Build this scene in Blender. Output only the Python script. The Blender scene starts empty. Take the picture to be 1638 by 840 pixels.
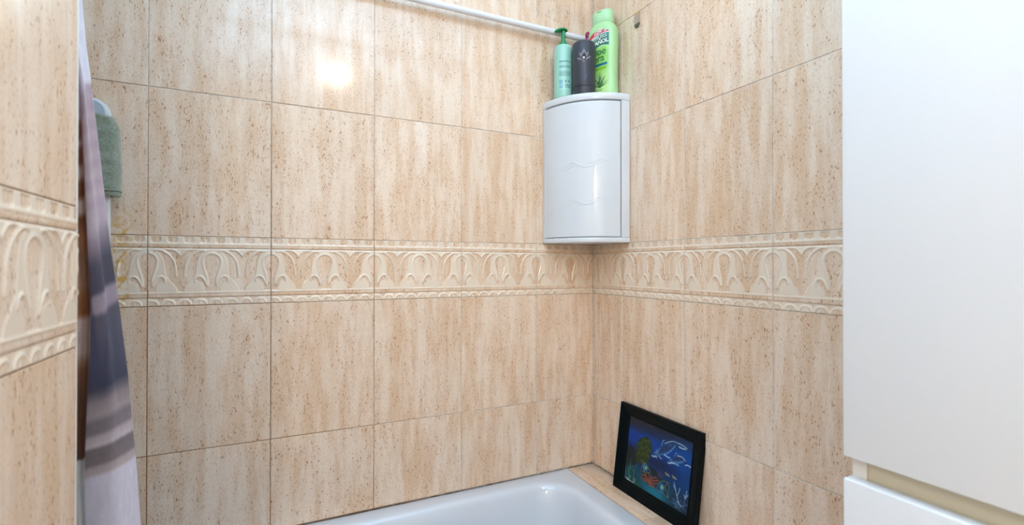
import bpy, bmesh, math, random
import numpy as np
from mathutils import Vector, Matrix

random.seed(7)
rng = np.random.default_rng(7)
SC = bpy.context.scene
COL = SC.collection

# ------------------------------------------------------------------ camera
cam_d = bpy.data.cameras.new('camera')
cam_d.sensor_fit = 'HORIZONTAL'
cam_d.sensor_width = 36.0
cam_d.lens = 36.0 * 772.95 / 1638.0
cam_d.clip_start = 0.02
cam_d.dof.use_dof = True
cam_d.dof.focus_distance = 1.45
cam_d.dof.aperture_fstop = 5.0
cam = bpy.data.objects.new('camera', cam_d)
COL.objects.link(cam)
YAW, PITCH = math.radians(25.733), math.radians(0.302)
cam.location = (-0.9469, -1.3411, 1.2243)
cam.rotation_euler = (math.pi / 2 + PITCH, math.radians(-0.027), -YAW)
SC.camera = cam

# ------------------------------------------------------------------ world, exposure
world = bpy.data.worlds.new('world')
SC.world = world
world.use_nodes = True
world.node_tree.nodes['Background'].inputs[0].default_value = (0.8, 0.88, 1.0, 1)
world.node_tree.nodes['Background'].inputs[1].default_value = 0.05
SC.view_settings.view_transform = 'Standard'
SC.view_settings.look = 'None'
SC.view_settings.gamma = 1.0
SC.view_settings.use_curve_mapping = False
SC.view_settings.exposure = 0.04
SC.cycles.caustics_reflective = False
SC.cycles.caustics_refractive = False

# ------------------------------------------------------------------ lights
def light(name, kind, loc, energy, color, rot=(0, 0, 0), **kw):
    d = bpy.data.lights.new(name, kind)
    d.energy = energy
    d.color = color
    for k, v in kw.items():
        setattr(d, k, v)
    o = bpy.data.objects.new(name, d)
    COL.objects.link(o)
    o.location = loc
    o.rotation_euler = rot
    return o

# photographer's flash thrown up at the ceiling (bounce flash)
light('bounce_flash', 'SPOT', (-1.00, -1.14, 1.12), 445.0, (0.43, 0.70, 1.0),
      (math.radians(180), math.radians(4), 0), spot_size=math.radians(112), spot_blend=1.0, shadow_soft_size=0.03)
LAMP_XYZ = (-0.645, -1.74, 2.40)      # ceiling lamp, built below
LAMP_STRENGTH = 40.0
HALL_STRENGTH = 143.0

# ------------------------------------------------------------------ helpers
def lin(r, g, b):
    def f(c):
        c /= 255.0
        return c / 12.92 if c <= 0.04045 else ((c + 0.055) / 1.055) ** 2.4
    return (f(r), f(g), f(b))

def lina(a):
    a = np.asarray(a, float) / 255.0
    return np.where(a <= 0.04045, a / 12.92, ((a + 0.055) / 1.055) ** 2.4)

def tag(o, label=None, cat=None, group=None, kind=None):
    if label: o['label'] = label
    if cat: o['category'] = cat
    if group: o['group'] = group
    if kind: o['kind'] = kind
    return o

def link(name, data, parent=None, loc=None, rot=None):
    o = bpy.data.objects.new(name, data)
    COL.objects.link(o)
    if parent is not None: o.parent = parent
    if loc is not None: o.location = loc
    if rot is not None: o.rotation_euler = rot
    return o

def empty(name, loc=(0, 0, 0), rz=0.0):
    o = link(name, None, None, loc, (0, 0, rz))
    o.empty_display_size = 0.05
    return o

def finish(bm, name, mat, parent=None, smooth=True, loc=None, rot=None, angle=35):
    me = bpy.data.meshes.new(name)
    bmesh.ops.recalc_face_normals(bm, faces=bm.faces)
    bm.to_mesh(me); bm.free()
    for p in me.polygons: p.use_smooth = smooth
    if smooth: me.set_sharp_from_angle(angle=math.radians(angle))
    me.materials.append(mat)
    return link(name, me, parent, loc, rot)

def box_bm(x0, x1, y0, y1, z0, z1, bev=0.0, seg=2, bm=None):
    own = bm is None
    b = bmesh.new()
    bmesh.ops.create_cube(b, size=1.0)
    for v in b.verts:
        v.co = Vector(((x0 + x1) / 2 + v.co.x * (x1 - x0), (y0 + y1) / 2 + v.co.y * (y1 - y0), (z0 + z1) / 2 + v.co.z * (z1 - z0)))
    if bev > 0:
        bmesh.ops.bevel(b, geom=list(b.edges), offset=bev, segments=seg, profile=0.5, affect='EDGES')
    if own: return b
    me = bpy.data.meshes.new('tmp'); b.to_mesh(me); b.free(); bm.from_mesh(me); bpy.data.meshes.remove(me)
    return bm

def lathe_bm(prof, n=40, cx=0, cy=0, sx=1.0, sy=1.0, power=2.0):
    """prof: list of (r, z); superellipse section of the given power."""
    bm = bmesh.new()
    rings = []
    for r, z in prof:
        if r < 1e-6:
            rings.append([bm.verts.new((cx, cy, z))]); continue
        ring = []
        for i in range(n):
            a = 2 * math.pi * i / n
            c, s = math.cos(a), math.sin(a)
            k = (abs(c) ** power + abs(s) ** power) ** (-1 / power)
            ring.append(bm.verts.new((cx + r * sx * c * k, cy + r * sy * s * k, z)))
        rings.append(ring)
    for a, b in zip(rings[:-1], rings[1:]):
        if len(a) == 1 and len(b) == 1: continue
        for i in range(n):
            j = (i + 1) % n
            if len(a) == 1: bm.faces.new((a[0], b[i], b[j]))
            elif len(b) == 1: bm.faces.new((a[i], a[j], b[0]))
            else: bm.faces.new((a[i], a[j], b[j], b[i]))
    if len(rings[0]) > 1: bm.faces.new(list(reversed(rings[0])))
    if len(rings[-1]) > 1: bm.faces.new(rings[-1])
    return bm

def tube_bm(pts, rad, n=10, bm=None, caps=True):
    bm = bm or bmesh.new()
    pts = [Vector(p) for p in pts]
    rads = rad if isinstance(rad, (list, tuple)) else [rad] * len(pts)
    rings = []
    up = None
    for i, p in enumerate(pts):
        d = (pts[min(i + 1, len(pts) - 1)] - pts[max(i - 1, 0)]).normalized()
        if up is None:
            up = d.orthogonal().normalized()
        up = (up - d * up.dot(d)).normalized()
        w = d.cross(up)
        rings.append([bm.verts.new(p + (up * math.cos(2 * math.pi * k / n) + w * math.sin(2 * math.pi * k / n)) * rads[i]) for k in range(n)])
    for a, b in zip(rings[:-1], rings[1:]):
        for k in range(n):
            bm.faces.new((a[k], a[(k + 1) % n], b[(k + 1) % n], b[k]))
    if caps:
        bm.faces.new(list(reversed(rings[0]))); bm.faces.new(rings[-1])
    return bm

def catmull(pts, n=8, closed=False):
    P = [np.array(p, float) for p in pts]
    if len(P) < 3: return np.array(P)
    out = []
    m = len(P)
    rngk = range(m if closed else m - 1)
    for i in rngk:
        p0 = P[(i - 1) % m] if (closed or i > 0) else 2 * P[0] - P[1]
        p1, p2 = P[i], P[(i + 1) % m]
        p3 = P[(i + 2) % m] if (closed or i + 2 < m) else 2 * P[-1] - P[-2]
        for t in np.linspace(0, 1, n, endpoint=False):
            out.append(0.5 * ((2 * p1) + (-p0 + p2) * t + (2 * p0 - 5 * p1 + 4 * p2 - p3) * t * t + (-p0 + 3 * p1 - 3 * p2 + p3) * t ** 3))
    if not closed: out.append(P[-1])
    return np.array(out)

def dist_poly(X, Y, pts):
    """distance of every (X, Y) to an open polyline"""
    d = np.full(X.shape, 1e9)
    for (ax, ay), (bx, by) in zip(pts[:-1], pts[1:]):
        vx, vy = bx - ax, by - ay
        L = vx * vx + vy * vy + 1e-18
        t = np.clip(((X - ax) * vx + (Y - ay) * vy) / L, 0, 1)
        d = np.minimum(d, (X - ax - t * vx) ** 2 + (Y - ay - t * vy) ** 2)
    return np.sqrt(d)

def in_poly(X, Y, pts):
    ins = np.zeros(X.shape, bool)
    n = len(pts)
    for i in range(n):
        ax, ay = pts[i]; bx, by = pts[(i + 1) % n]
        if ay == by: continue
        c = (ay > Y) != (by > Y)
        xi = (bx - ax) * (Y - ay) / (by - ay) + ax
        ins ^= c & (X < xi)
    return ins

def sstep(a, b, x):
    t = np.clip((x - a) / (b - a), 0, 1)
    return t * t * (3 - 2 * t)

def vnoise(X, Y, seed=0):
    """smooth 2-D value noise in 0..1"""
    r = np.random.default_rng(seed).random((64, 64))
    xi, yi = np.floor(X).astype(int), np.floor(Y).astype(int)
    fx, fy = X - xi, Y - yi
    fx, fy = fx * fx * (3 - 2 * fx), fy * fy * (3 - 2 * fy)
    g = lambda a, b: r[a % 64, b % 64]
    return (g(xi, yi) * (1 - fx) + g(xi + 1, yi) * fx) * (1 - fy) + (g(xi, yi + 1) * (1 - fx) + g(xi + 1, yi + 1) * fx) * fy

def fbm(X, Y, seed=0, o=4):
    s, a, t = 0, 1.0, 0
    for k in range(o):
        s = s + a * vnoise(X * 2 ** k, Y * 2 ** k, seed + k); t += a; a *= 0.5
    return s / t

def grid_mesh(name, P, rgb=None, extra=None):
    """P: (ny, nx, 3) points; rgb: (ny, nx, 3) linear colours as attribute 'print'"""
    ny, nx = P.shape[:2]
    me = bpy.data.meshes.new(name)
    idx = np.arange(ny * nx).reshape(ny, nx)
    q = np.stack([idx[:-1, :-1], idx[:-1, 1:], idx[1:, 1:], idx[1:, :-1]], -1).reshape(-1, 4)
    verts = P.reshape(-1, 3)
    faces = q
    me.vertices.add(len(verts)); me.vertices.foreach_set('co', verts.astype(np.float32).ravel())
    me.loops.add(len(faces) * 4); me.loops.foreach_set('vertex_index', faces.astype(np.int32).ravel())
    me.polygons.add(len(faces)); me.polygons.foreach_set('loop_start', np.arange(0, len(faces) * 4, 4, dtype=np.int32))
    me.update(calc_edges=True)
    me.polygons.foreach_set('use_smooth', np.ones(len(faces), bool))
    if rgb is not None:
        a = me.color_attributes.new('print', 'FLOAT_COLOR', 'POINT')
        c = np.ones((ny * nx, 4), np.float32); c[:, :3] = rgb.reshape(-1, 3)
        a.data.foreach_set('color', c.ravel())
    return me

# ------------------------------------------------------------------ materials
class NT:
    def __init__(s, name):
        s.m = bpy.data.materials.new(name); s.m.use_nodes = True
        s.t = s.m.node_tree; s.b = s.t.nodes['Principled BSDF']
    def n(s, kind, **kw):
        o = s.t.nodes.new(kind)
        for k, v in kw.items():
            if k in o.inputs.keys() if isinstance(k, str) else False: o.inputs[k].default_value = v
            else: setattr(o, k, v)
        return o
    def l(s, a, b): s.t.links.new(a, b)
    def math(s, op, a, b=None, clamp=False):
        o = s.t.nodes.new('ShaderNodeMath'); o.operation = op; o.use_clamp = clamp
        for i, v in enumerate((a, b)):
            if v is None: continue
            if isinstance(v, (int, float)): o.inputs[i].default_value = v
            else: s.l(v, o.inputs[i])
        return o.outputs[0]
    def mix(s, f, a, b):
        o = s.t.nodes.new('ShaderNodeMix'); o.data_type = 'RGBA'
        for sock, v in ((o.inputs[0], f), (o.inputs[6], a), (o.inputs[7], b)):
            if isinstance(v, (int, float)): sock.default_value = v
            elif isinstance(v, tuple): sock.default_value = (*v[:3], 1)
            else: s.l(v, sock)
        return o.outputs[2]
    def noise(s, vec, scale, detail=3.0, rough=0.5):
        o = s.t.nodes.new('ShaderNodeTexNoise')
        o.inputs['Scale'].default_value = scale; o.inputs['Detail'].default_value = detail; o.inputs['Roughness'].default_value = rough
        s.l(vec, o.inputs['Vector']); return o.outputs['Fac']
    def ramp(s, f, a, b):
        o = s.t.nodes.new('ShaderNodeMapRange'); o.interpolation_type = 'SMOOTHSTEP'
        o.inputs[1].default_value = a; o.inputs[2].default_value = b
        s.l(f, o.inputs[0]); return o.outputs[0]
    def vmul(s, v, k):
        o = s.t.nodes.new('ShaderNodeVectorMath'); o.operation = 'MULTIPLY'
        s.l(v, o.inputs[0]); o.inputs[1].default_value = k; return o.outputs[0]
    def vadd(s, a, b):
        o = s.t.nodes.new('ShaderNodeVectorMath'); o.operation = 'ADD'
        s.l(a, o.inputs[0]); s.l(b, o.inputs[1]); return o.outputs[0]

def plain(name, rgb, rough=0.4, metal=0.0, var=0.03, scale=30.0, coat=0.0, bump=0.0, spec=0.5):
    """a base colour with slight mottling and an optional fine grain"""
    t = NT(name)
    tc = t.n('ShaderNodeTexCoord').outputs['Object']
    f = t.noise(tc, scale, 3)
    c = lin(*rgb)
    t.l(t.mix(f, tuple(x * (1 - var) for x in c), tuple(min(1, x * (1 + var)) for x in c)), t.b.inputs['Base Color'])
    t.b.inputs['Roughness'].default_value = rough
    t.b.inputs['Metallic'].default_value = metal
    t.b.inputs['Coat Weight'].default_value = coat
    t.b.inputs['Specular IOR Level'].default_value = spec
    if bump:
        bn = t.n('ShaderNodeBump'); bn.inputs['Strength'].default_value = bump; bn.inputs['Distance'].default_value = 0.001
        t.l(t.noise(tc, scale * 14, 2), bn.inputs['Height']); t.l(bn.outputs[0], t.b.inputs['Normal'])
    return t.m

def printed(name, rough=0.4, coat=0.0, bump=0.0, bscale=900.0, sheen=0.0, spec=0.5):
    t = NT(name)
    a = t.n('ShaderNodeAttribute'); a.attribute_name = 'print'
    tc = t.n('ShaderNodeTexCoord').outputs['Object']
    f = t.ramp(t.noise(tc, 120, 2), 0.0, 1.0)
    hs = t.n('ShaderNodeHueSaturation')
    t.l(a.outputs['Color'], hs.inputs['Color']); t.l(t.math('ADD', t.math('MULTIPLY', f, 0.08), 0.96), hs.inputs['Value'])
    t.l(hs.outputs[0], t.b.inputs['Base Color'])
    t.b.inputs['Roughness'].default_value = rough
    t.b.inputs['Coat Weight'].default_value = coat
    t.b.inputs['Sheen Weight'].default_value = sheen
    t.b.inputs['Specular IOR Level'].default_value = spec
    if bump:
        bn = t.n('ShaderNodeBump'); bn.inputs['Strength'].default_value = bump; bn.inputs['Distance'].default_value = 0.0006
        t.l(t.noise(tc, bscale, 2), bn.inputs['Height']); t.l(bn.outputs[0], t.b.inputs['Normal'])
    return t.m

def travertine(name, cream=False, horizontal=False):
    """glazed ceramic printed with a vertical travertine vein and little brown pits"""
    t = NT(name)
    tc = t.n('ShaderNodeTexCoord').outputs['Object']
    oi = t.n('ShaderNodeObjectInfo')
    cx = t.n('ShaderNodeCombineXYZ')
    t.l(t.math('MULTIPLY', oi.outputs['Random'], 37.0), cx.inputs[0])
    t.l(t.math('MULTIPLY', oi.outputs['Random'], 11.0), cx.inputs[1])
    t.l(t.math('MULTIPLY', oi.outputs['Random'], 71.0), cx.inputs[2])
    p = t.vadd(tc, cx.outputs[0])
    k = (1.0, 1.0, 0.14) if not horizontal else (1.0, 0.14, 1.0)
    k2 = (1.0, 1.0, 0.36) if not horizontal else (1.0, 0.36, 1.0)
    vein = t.noise(t.vmul(p, k), 42, 4, 0.6)
    broad = t.noise(t.vmul(p, k), 15, 2, 0.5)
    blot = t.noise(p, 26, 3, 0.6)
    fine = t.noise(t.vmul(p, k2), 480, 3, 0.65)
    pits = t.noise(t.vmul(p, k2), 340, 1.5, 0.5)
    pits2 = t.noise(t.vmul(p, k2), 600, 1.0, 0.5)
    v = t.math('ADD', t.math('MULTIPLY', vein, 0.62), t.math('ADD', t.math('MULTIPLY', broad, 0.28), t.math('MULTIPLY', blot, 0.1)))
    v = t.ramp(v, 0.37, 0.63)
    c = t.mix(v, lin(239, 218, 196), lin(225, 192, 159))
    c = t.mix(t.math('MULTIPLY', t.ramp(fine, 0.48, 0.7), 0.45), c, lin(207, 163, 122))
    gate = t.ramp(t.math('ADD', vein, t.math('MULTIPLY', blot, 0.35)), 0.5, 0.8)
    thr = t.math('SUBTRACT', 0.70, t.math('MULTIPLY', gate, 0.085))
    pm = t.math('MULTIPLY', t.math('SUBTRACT', pits, thr), 16.0, True)
    pm2 = t.math('MULTIPLY', t.math('SUBTRACT', pits2, t.math('ADD', thr, 0.015)), 14.0, True)
    pm = t.math('MAXIMUM', pm, t.math('MULTIPLY', pm2, 0.7))
    c = t.mix(t.math('MULTIPLY', pm, 0.85), c, lin(170, 112, 76))
    if cream:
        a = t.n('ShaderNodeAttribute'); a.attribute_name = 'print'
        sep = t.n('ShaderNodeSeparateColor'); t.l(a.outputs['Color'], sep.inputs[0])
        c = t.mix(sep.outputs[0], c, lin(236, 218, 196))
    # yellow damp stain beside the board
    wp = t.n('ShaderNodeNewGeometry').outputs['Position']
    sp = t.n('ShaderNodeSeparateXYZ'); t.l(wp, sp.inputs[0])
    near = t.ramp(t.math('ABSOLUTE', t.math('ADD', sp.outputs[0], 1.262)), 0.030, 0.002)
    up = t.math('MULTIPLY', t.ramp(sp.outputs[2], 1.375, 1.31), t.ramp(sp.outputs[2], 1.09, 1.16))
    st = t.math('MULTIPLY', t.math('MULTIPLY', near, up), t.ramp(t.noise(wp, 75, 3), 0.42, 0.66))
    c = t.mix(t.math('MULTIPLY', st, 0.85), c, lin(214, 164, 60))
    # each tile a touch lighter or darker
    hs = t.n('ShaderNodeHueSaturation'); t.l(c, hs.inputs['Color'])
    t.l(t.math('ADD', t.math('MULTIPLY', oi.outputs['Random'], 0.05), 0.975), hs.inputs['Value'])
    t.l(hs.outputs[0], t.b.inputs['Base Color'])
    t.b.inputs['Roughness'].default_value = 0.12
    t.b.inputs['Specular IOR Level'].default_value = 0.5
    t.b.inputs['Coat Weight'].default_value = 0.45
    t.b.inputs['Coat Roughness'].default_value = 0.42
    bn = t.n('ShaderNodeBump'); bn.inputs['Strength'].default_value = 0.05; bn.inputs['Distance'].default_value = 0.002
    t.l(t.noise(p, 45, 2), bn.inputs['Height']); t.l(bn.outputs[0], t.b.inputs['Normal'])
    return t.m

def grout_mat():
    t = NT('grout')
    geo = t.n('ShaderNodeNewGeometry').outputs['Position']
    sx = t.n('ShaderNodeSeparateXYZ'); t.l(geo, sx.inputs[0])
    n1 = t.noise(geo, 5.0, 3); n2 = t.noise(geo, 60, 3)
    stain = t.math('ADD', t.ramp(t.math('MULTIPLY', sx.outputs[0], -1.0), 0.1, 1.1), t.math('MULTIPLY', t.math('SUBTRACT', n1, 0.5), 1.6), True)
    low = t.ramp(sx.outputs[2], 1.75, 1.2)
    stain = t.math('MULTIPLY', stain, t.math('ADD', t.math('MULTIPLY', low, 0.75), 0.25))
    c = t.mix(t.ramp(n2, 0.35, 0.65), lin(232, 226, 218), lin(196, 188, 178))
    c = t.mix(stain, c, lin(146, 98, 48))
    t.l(c, t.b.inputs['Base Color']); t.b.inputs['Roughness'].default_value = 0.9
    return t.m

M = {
    'tile': travertine('travertine_tile'),
    'border': travertine('travertine_border', cream=True),
    'ledge': travertine('travertine_ledge', horizontal=True),
    'grout': grout_mat(),
    'paint': plain('white_paint', (238, 238, 238), 0.8, var=0.01, scale=6),
    'floor': plain('floor_tile', (190, 160, 128), 0.35, var=0.08, scale=8),
    'trimw': plain('white_trim', (226, 226, 220), 0.35),
    'enamel': plain('bath_enamel', (214, 218, 224), 0.07, var=0.006, scale=4, coat=0.3),
    'plastic': plain('white_plastic', (217, 220, 223), 0.10, var=0.004, scale=6),
    'lacquer': plain('white_lacquer', (226, 227, 228), 0.42, var=0.006, scale=3),
    'carcass': plain('cabinet_carcass', (238, 231, 222), 0.5, var=0.01, scale=5),
    'recess': plain('beige_recess', (220, 210, 184), 0.5, var=0.02, scale=7),
    'pvc': plain('white_pipe', (228, 229, 234), 0.3, var=0.01, scale=8),
    'chrome': plain('worn_plate', (180, 160, 142), 0.4, metal=0.0, var=0.1, scale=150),
    'adhesive': plain('yellow_adhesive', (214, 172, 60), 0.7, var=0.1, scale=200),
    'tabdark': plain('worn_metal', (96, 100, 88), 0.5, metal=0.5, var=0.2, scale=200),
    'mint': plain('mint_plastic', (156, 208, 190), 0.28, var=0.01, coat=0.2),
    'pump': plain('green_pump', (30, 138, 76), 0.3, var=0.02),
    'slate': plain('slate_plastic', (50, 54, 64), 0.42, var=0.03, scale=60),
    'slatecap': plain('slate_plastic_base', (44, 48, 58), 0.42, var=0.03, scale=60),
    'petal': plain('smoke_petal', (112, 108, 114), 0.4, var=0.12, scale=150),
    'hole': plain('dark_hole', (14, 14, 18), 0.5),
    'nozzle': plain('white_nozzle', (236, 236, 236), 0.3),
    'green': plain('light_green_plastic', (174, 220, 156), 0.3, var=0.015, coat=0.2),
    'greencap': plain('light_green_cap', (176, 222, 170), 0.34, var=0.015),
    'slot': plain('cap_slot', (84, 158, 84), 0.5),
    'ink_white': plain('white_ink', (238, 242, 236), 0.4, var=0.0),
    'ink_green': plain('dark_green_ink', (20, 98, 62), 0.4, var=0.0),
    'ink_red': plain('crimson_ink', (196, 36, 70), 0.4, var=0.0),
    'pink': plain('pink_plastic', (206, 74, 148), 0.3, var=0.03),
    'magenta': plain('magenta_plastic', (140, 20, 84), 0.3, var=0.03),
    'label': printed('label_print', 0.3, coat=0.2),
    'frame': plain('black_teal_wood', (2, 11, 14), 0.45, var=0.25, scale=40, spec=0.10),
    'painting': printed('painted_canvas', 0.45, bump=0.15, bscale=500, spec=0.25),
    'cloth': printed('curtain_fabric', 0.75, bump=0.25, bscale=1500, sheen=0.1),
    'board': plain('grey_board', (172, 182, 192), 0.35, var=0.01),
    'boardrim': plain('white_board_rim', (228, 230, 230), 0.3, var=0.01),
}

def towel_mat():
    t = NT('sage_terry')
    tc = t.n('ShaderNodeTexCoord').outputs['Object']
    f = t.noise(tc, 260, 3); g = t.noise(tc, 30, 2)
    c = t.mix(t.math('ADD', t.math('MULTIPLY', f, 0.7), t.math('MULTIPLY', g, 0.3)), lin(96, 106, 92), lin(170, 178, 156))
    t.l(c, t.b.inputs['Base Color']); t.b.inputs['Roughness'].default_value = 0.95; t.b.inputs['Sheen Weight'].default_value = 0.3
    bn = t.n('ShaderNodeBump'); bn.inputs['Strength'].default_value = 0.8; bn.inputs['Distance'].default_value = 0.002
    t.l(f, bn.inputs['Height']); t.l(bn.outputs[0], t.b.inputs['Normal'])
    return t.m
M['towel'] = towel_mat()

def emit(name, rgb, strength):
    t = NT(name)
    t.b.inputs['Base Color'].default_value = (*lin(240, 240, 240), 1)
    t.b.inputs['Emission Color'].default_value = (*rgb, 1)
    t.b.inputs['Emission Strength'].default_value = strength
    return t.m
M['hall_lamp'] = emit('hall_lamp_glass', (1.0, 0.86, 0.68), HALL_STRENGTH)
M['lamp'] = emit('lamp_glass', (1.0, 0.84, 0.68), LAMP_STRENGTH)

# ------------------------------------------------------------------ room shell
BB, BT, TH, TW = 1.130, 1.2911, 0.33816, 0.25     # border bottom / top, tile pitch
CEIL = 2.42
G = 0.00085                                       # half a joint
XL, XH, YR, YN = -1.62, -2.60, -3.70, -0.800      # bath end wall, hall wall, rear wall, near face of the dividing wall
RIM = 0.5637                                      # top of the tub ledge

def slab(name, mat, *b):
    return tag(finish(box_bm(*b), name, mat, smooth=False), kind='structure')

SH = 0.0014                                       # joints are this deep below the tile face
wall_back = slab('wall_back', M['grout'], XL - 0.1, 0.1, SH, 0.12, 0, CEIL)
wall_right = slab('wall_right', M['grout'], SH, 0.12, YR, SH, 0, CEIL)
wall_left = slab('wall_left', M['grout'], XL, -1.157 - SH, YN, -0.6215, 0, CEIL)
wall_alcove = slab('wall_alcove', M['paint'], XL - 0.1, XL, YN, SH, 0, CEIL)
wall_hall = slab('wall_hall', M['paint'], XH - 0.1, XH, YR, YN + 0.1, 0, CEIL)
wall_passage = slab('wall_passage', M['paint'], XH, XL - 0.1, YN, YN + 0.1, 0, CEIL)
wall_rear = slab('wall_rear', M['paint'], XH - 0.1, 0.12, YR - 0.1, YR, 0, CEIL)
floor = slab('floor', M['floor'], XH - 0.1, 0.12, YR - 0.1, 0.12, -0.1, 0)
ceiling = slab('ceiling', M['paint'], XH - 0.1, 0.12, YR - 0.1, 0.12, CEIL, CEIL + 0.1)

_tiles = {}
def tile_mesh(w, h):
    key = (round(w, 4), round(h, 4))
    if key not in _tiles:
        bm = box_bm(0, w, 0, 0.006, 0, h)
        front = [e for e in bm.edges if all(v.co.y < 1e-6 for v in e.verts)]
        bmesh.ops.bevel(bm, geom=front, offset=0.0011, segments=2, profile=0.5, affect='EDGES')
        me = bpy.data.meshes.new('tile'); bmesh.ops.recalc_face_normals(bm, faces=bm.faces); bm.to_mesh(me); bm.free()
        me.materials.append(M['tile']); _tiles[key] = me
    return _tiles[key]

# the relief of the border: one 250 x 161 mm block of moulded ceramic
BH = BT - BB
def relief(X, Z):
    """X 0..0.25, Z 0..BH -> height (m), cream share"""
    P = 0.125
    u = ((X + P / 2) % P) - P / 2
    dx = np.abs(u) / P * 600.0                      # 0..300
    y = 785 - Z / BH * 680.0                        # design rows 105 (top) .. 785 (bottom)
    H = np.zeros(X.shape); C = np.zeros(X.shape)
    ridge = lambda pts, w: np.exp(-(dist_poly(dx, y, pts) / w) ** 2)
    loop = catmull([(-40, 285), (0, 272), (40, 282), (75, 310), (88, 350), (82, 400), (62, 465), (44, 530), (42, 590)])
    outer = catmull([(60, 244), (108, 288), (136, 340), (148, 420), (160, 490), (198, 548), (246, 600), (268, 652)])
    leaf = catmull([(66, 246), (128, 250), (190, 286), (235, 342), (254, 410), (262, 500)])
    curl = catmull([(50, 592), (74, 540), (100, 510), (130, 503), (152, 518), (160, 550)])
    lobe = catmull([(78, 652), (84, 602), (104, 572), (138, 556), (160, 549)])
    vee = catmull([(188, 240), (236, 244), (274, 268), (301, 302)])
    speck = in_poly(dx, y, np.vstack([[(-60, 275)], loop[8:], curl, lobe[::-1], [(-60, 652)]]))
    speck |= in_poly(dx, y, np.vstack([outer, [(330, 652), (330, 322)], vee[::-1], [(128, 246)]]))
    field = (y > 232) & (y < 652)
    cr = field & ~speck
    C[cr] = 0.9
    lines = np.clip(ridge(loop, 9) + ridge(leaf, 8) + ridge(curl, 9) + 0.8 * ridge(vee, 8) + 0.55 * ridge(outer, 7) + 0.4 * ridge(lobe, 7), 0, 1) * field
    H += 0.0023 * lines
    edge = np.minimum(dist_poly(dx, y, outer), np.minimum(dist_poly(dx, y, lobe), dist_poly(dx, y, loop)))
    H += np.where(cr, 0.0010 * np.clip(edge / 14, 0, 1), 0)
    C = np.maximum(C, 0.95 * np.clip(lines * 1.3, 0, 1))
    band = lambda a, b, s=5: sstep(a - s, a + s, y) * (1 - sstep(b - s, b + s, y))
    # plain rails and white lines
    H += 0.0014 * band(176, 188) + 0.0009 * band(186, 216) - 0.0006 * band(218, 228, 3)
    H += 0.0016 * band(652, 666) + 0.0009 * band(664, 702) - 0.0006 * band(704, 714, 3)
    C = np.maximum(C, 0.95 * band(174, 188, 3)); C = np.maximum(C, 0.95 * band(652, 667, 3)); C = np.maximum(C, 0.8 * band(226, 240, 3))
    # eight dentils above, eight scallops below
    q = (X / 0.25 * 8) % 1.0 - 0.5
    top = (y < 176)
    hw = 0.30 * np.sqrt(np.clip(1 - np.clip((y - 148) / 24, 0, 1) ** 2, 0, 1))
    inside = (np.abs(q) < hw) & (y > 116) & (y < 174)
    H += np.where(top, np.where(inside, -0.0008 + 0.0006 * (np.abs(q) < 0.03), 0.0006), 0)
    C = np.where(top, np.where(inside, 0.05, 0.85), C)
    q2 = (X / 0.25 * 8 + 0.25) % 1.0 - 0.5
    bot = (y > 712)
    arch = np.sqrt((q2 / 0.46) ** 2 + ((np.maximum(780 - y, 0)) / 54) ** 2)
    H += np.where(bot, 0.0018 * np.exp(-((arch - 0.92) / 0.16) ** 2) + np.where(arch < 0.9, 0.0006 * (1 - arch), -0.0003), 0)
    H += np.where(bot & (arch < 0.8), 0.0007 * np.exp(-(q2 / 0.05) ** 2), 0)
    C = np.where(bot, np.clip(0.25 + 0.7 * np.exp(-((arch - 0.92) / 0.2) ** 2), 0, 0.9), C)
    return H, C

_border = {}
def border_mesh(x0, x1, z0, z1):
    key = (round(x0, 4), round(x1, 4), round(z0, 4), round(z1, 4))
    if key in _border: return _border[key]
    nx = max(12, int((x1 - x0) / 0.00115)); nz = max(8, int((z1 - z0) / 0.00115))
    xs = np.linspace(x0, x1, nx); zs = np.linspace(z0, z1, nz)
    X, Z = np.meshgrid(xs, zs)
    H, C = relief(X, Z)
    # light blur = glaze pooling over the moulding
    for A in (H, C):
        B = np.pad(A, 1, mode='edge')
        A[:] = (B[:-2, 1:-1] + B[2:, 1:-1] + B[1:-1, :-2] + B[1:-1, 2:] + 2 * B[1:-1, 1:-1]) / 6
    e = np.minimum(np.minimum(X - x0, x1 - X), np.minimum(Z - z0, z1 - Z))
    H = np.where(e < 0.0008, np.minimum(H, 0.0), H)
    P = np.stack([X - x0, -H, Z - z0], -1)
    # skirts back into the wall
    P = np.pad(P, ((1, 1), (1, 1), (0, 0)), mode='edge'); C = np.pad(C, 1, mode='edge')
    for s in (np.s_[0, :], np.s_[-1, :], np.s_[:, 0], np.s_[:, -1]): P[s][..., 1] = 0.006
    me = grid_mesh('border_tile', P, np.repeat(C[..., None], 3, -1))
    me.materials.append(M['border'])
    me.set_sharp_from_angle(angle=math.radians(55))
    _border[key] = me
    return me

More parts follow.
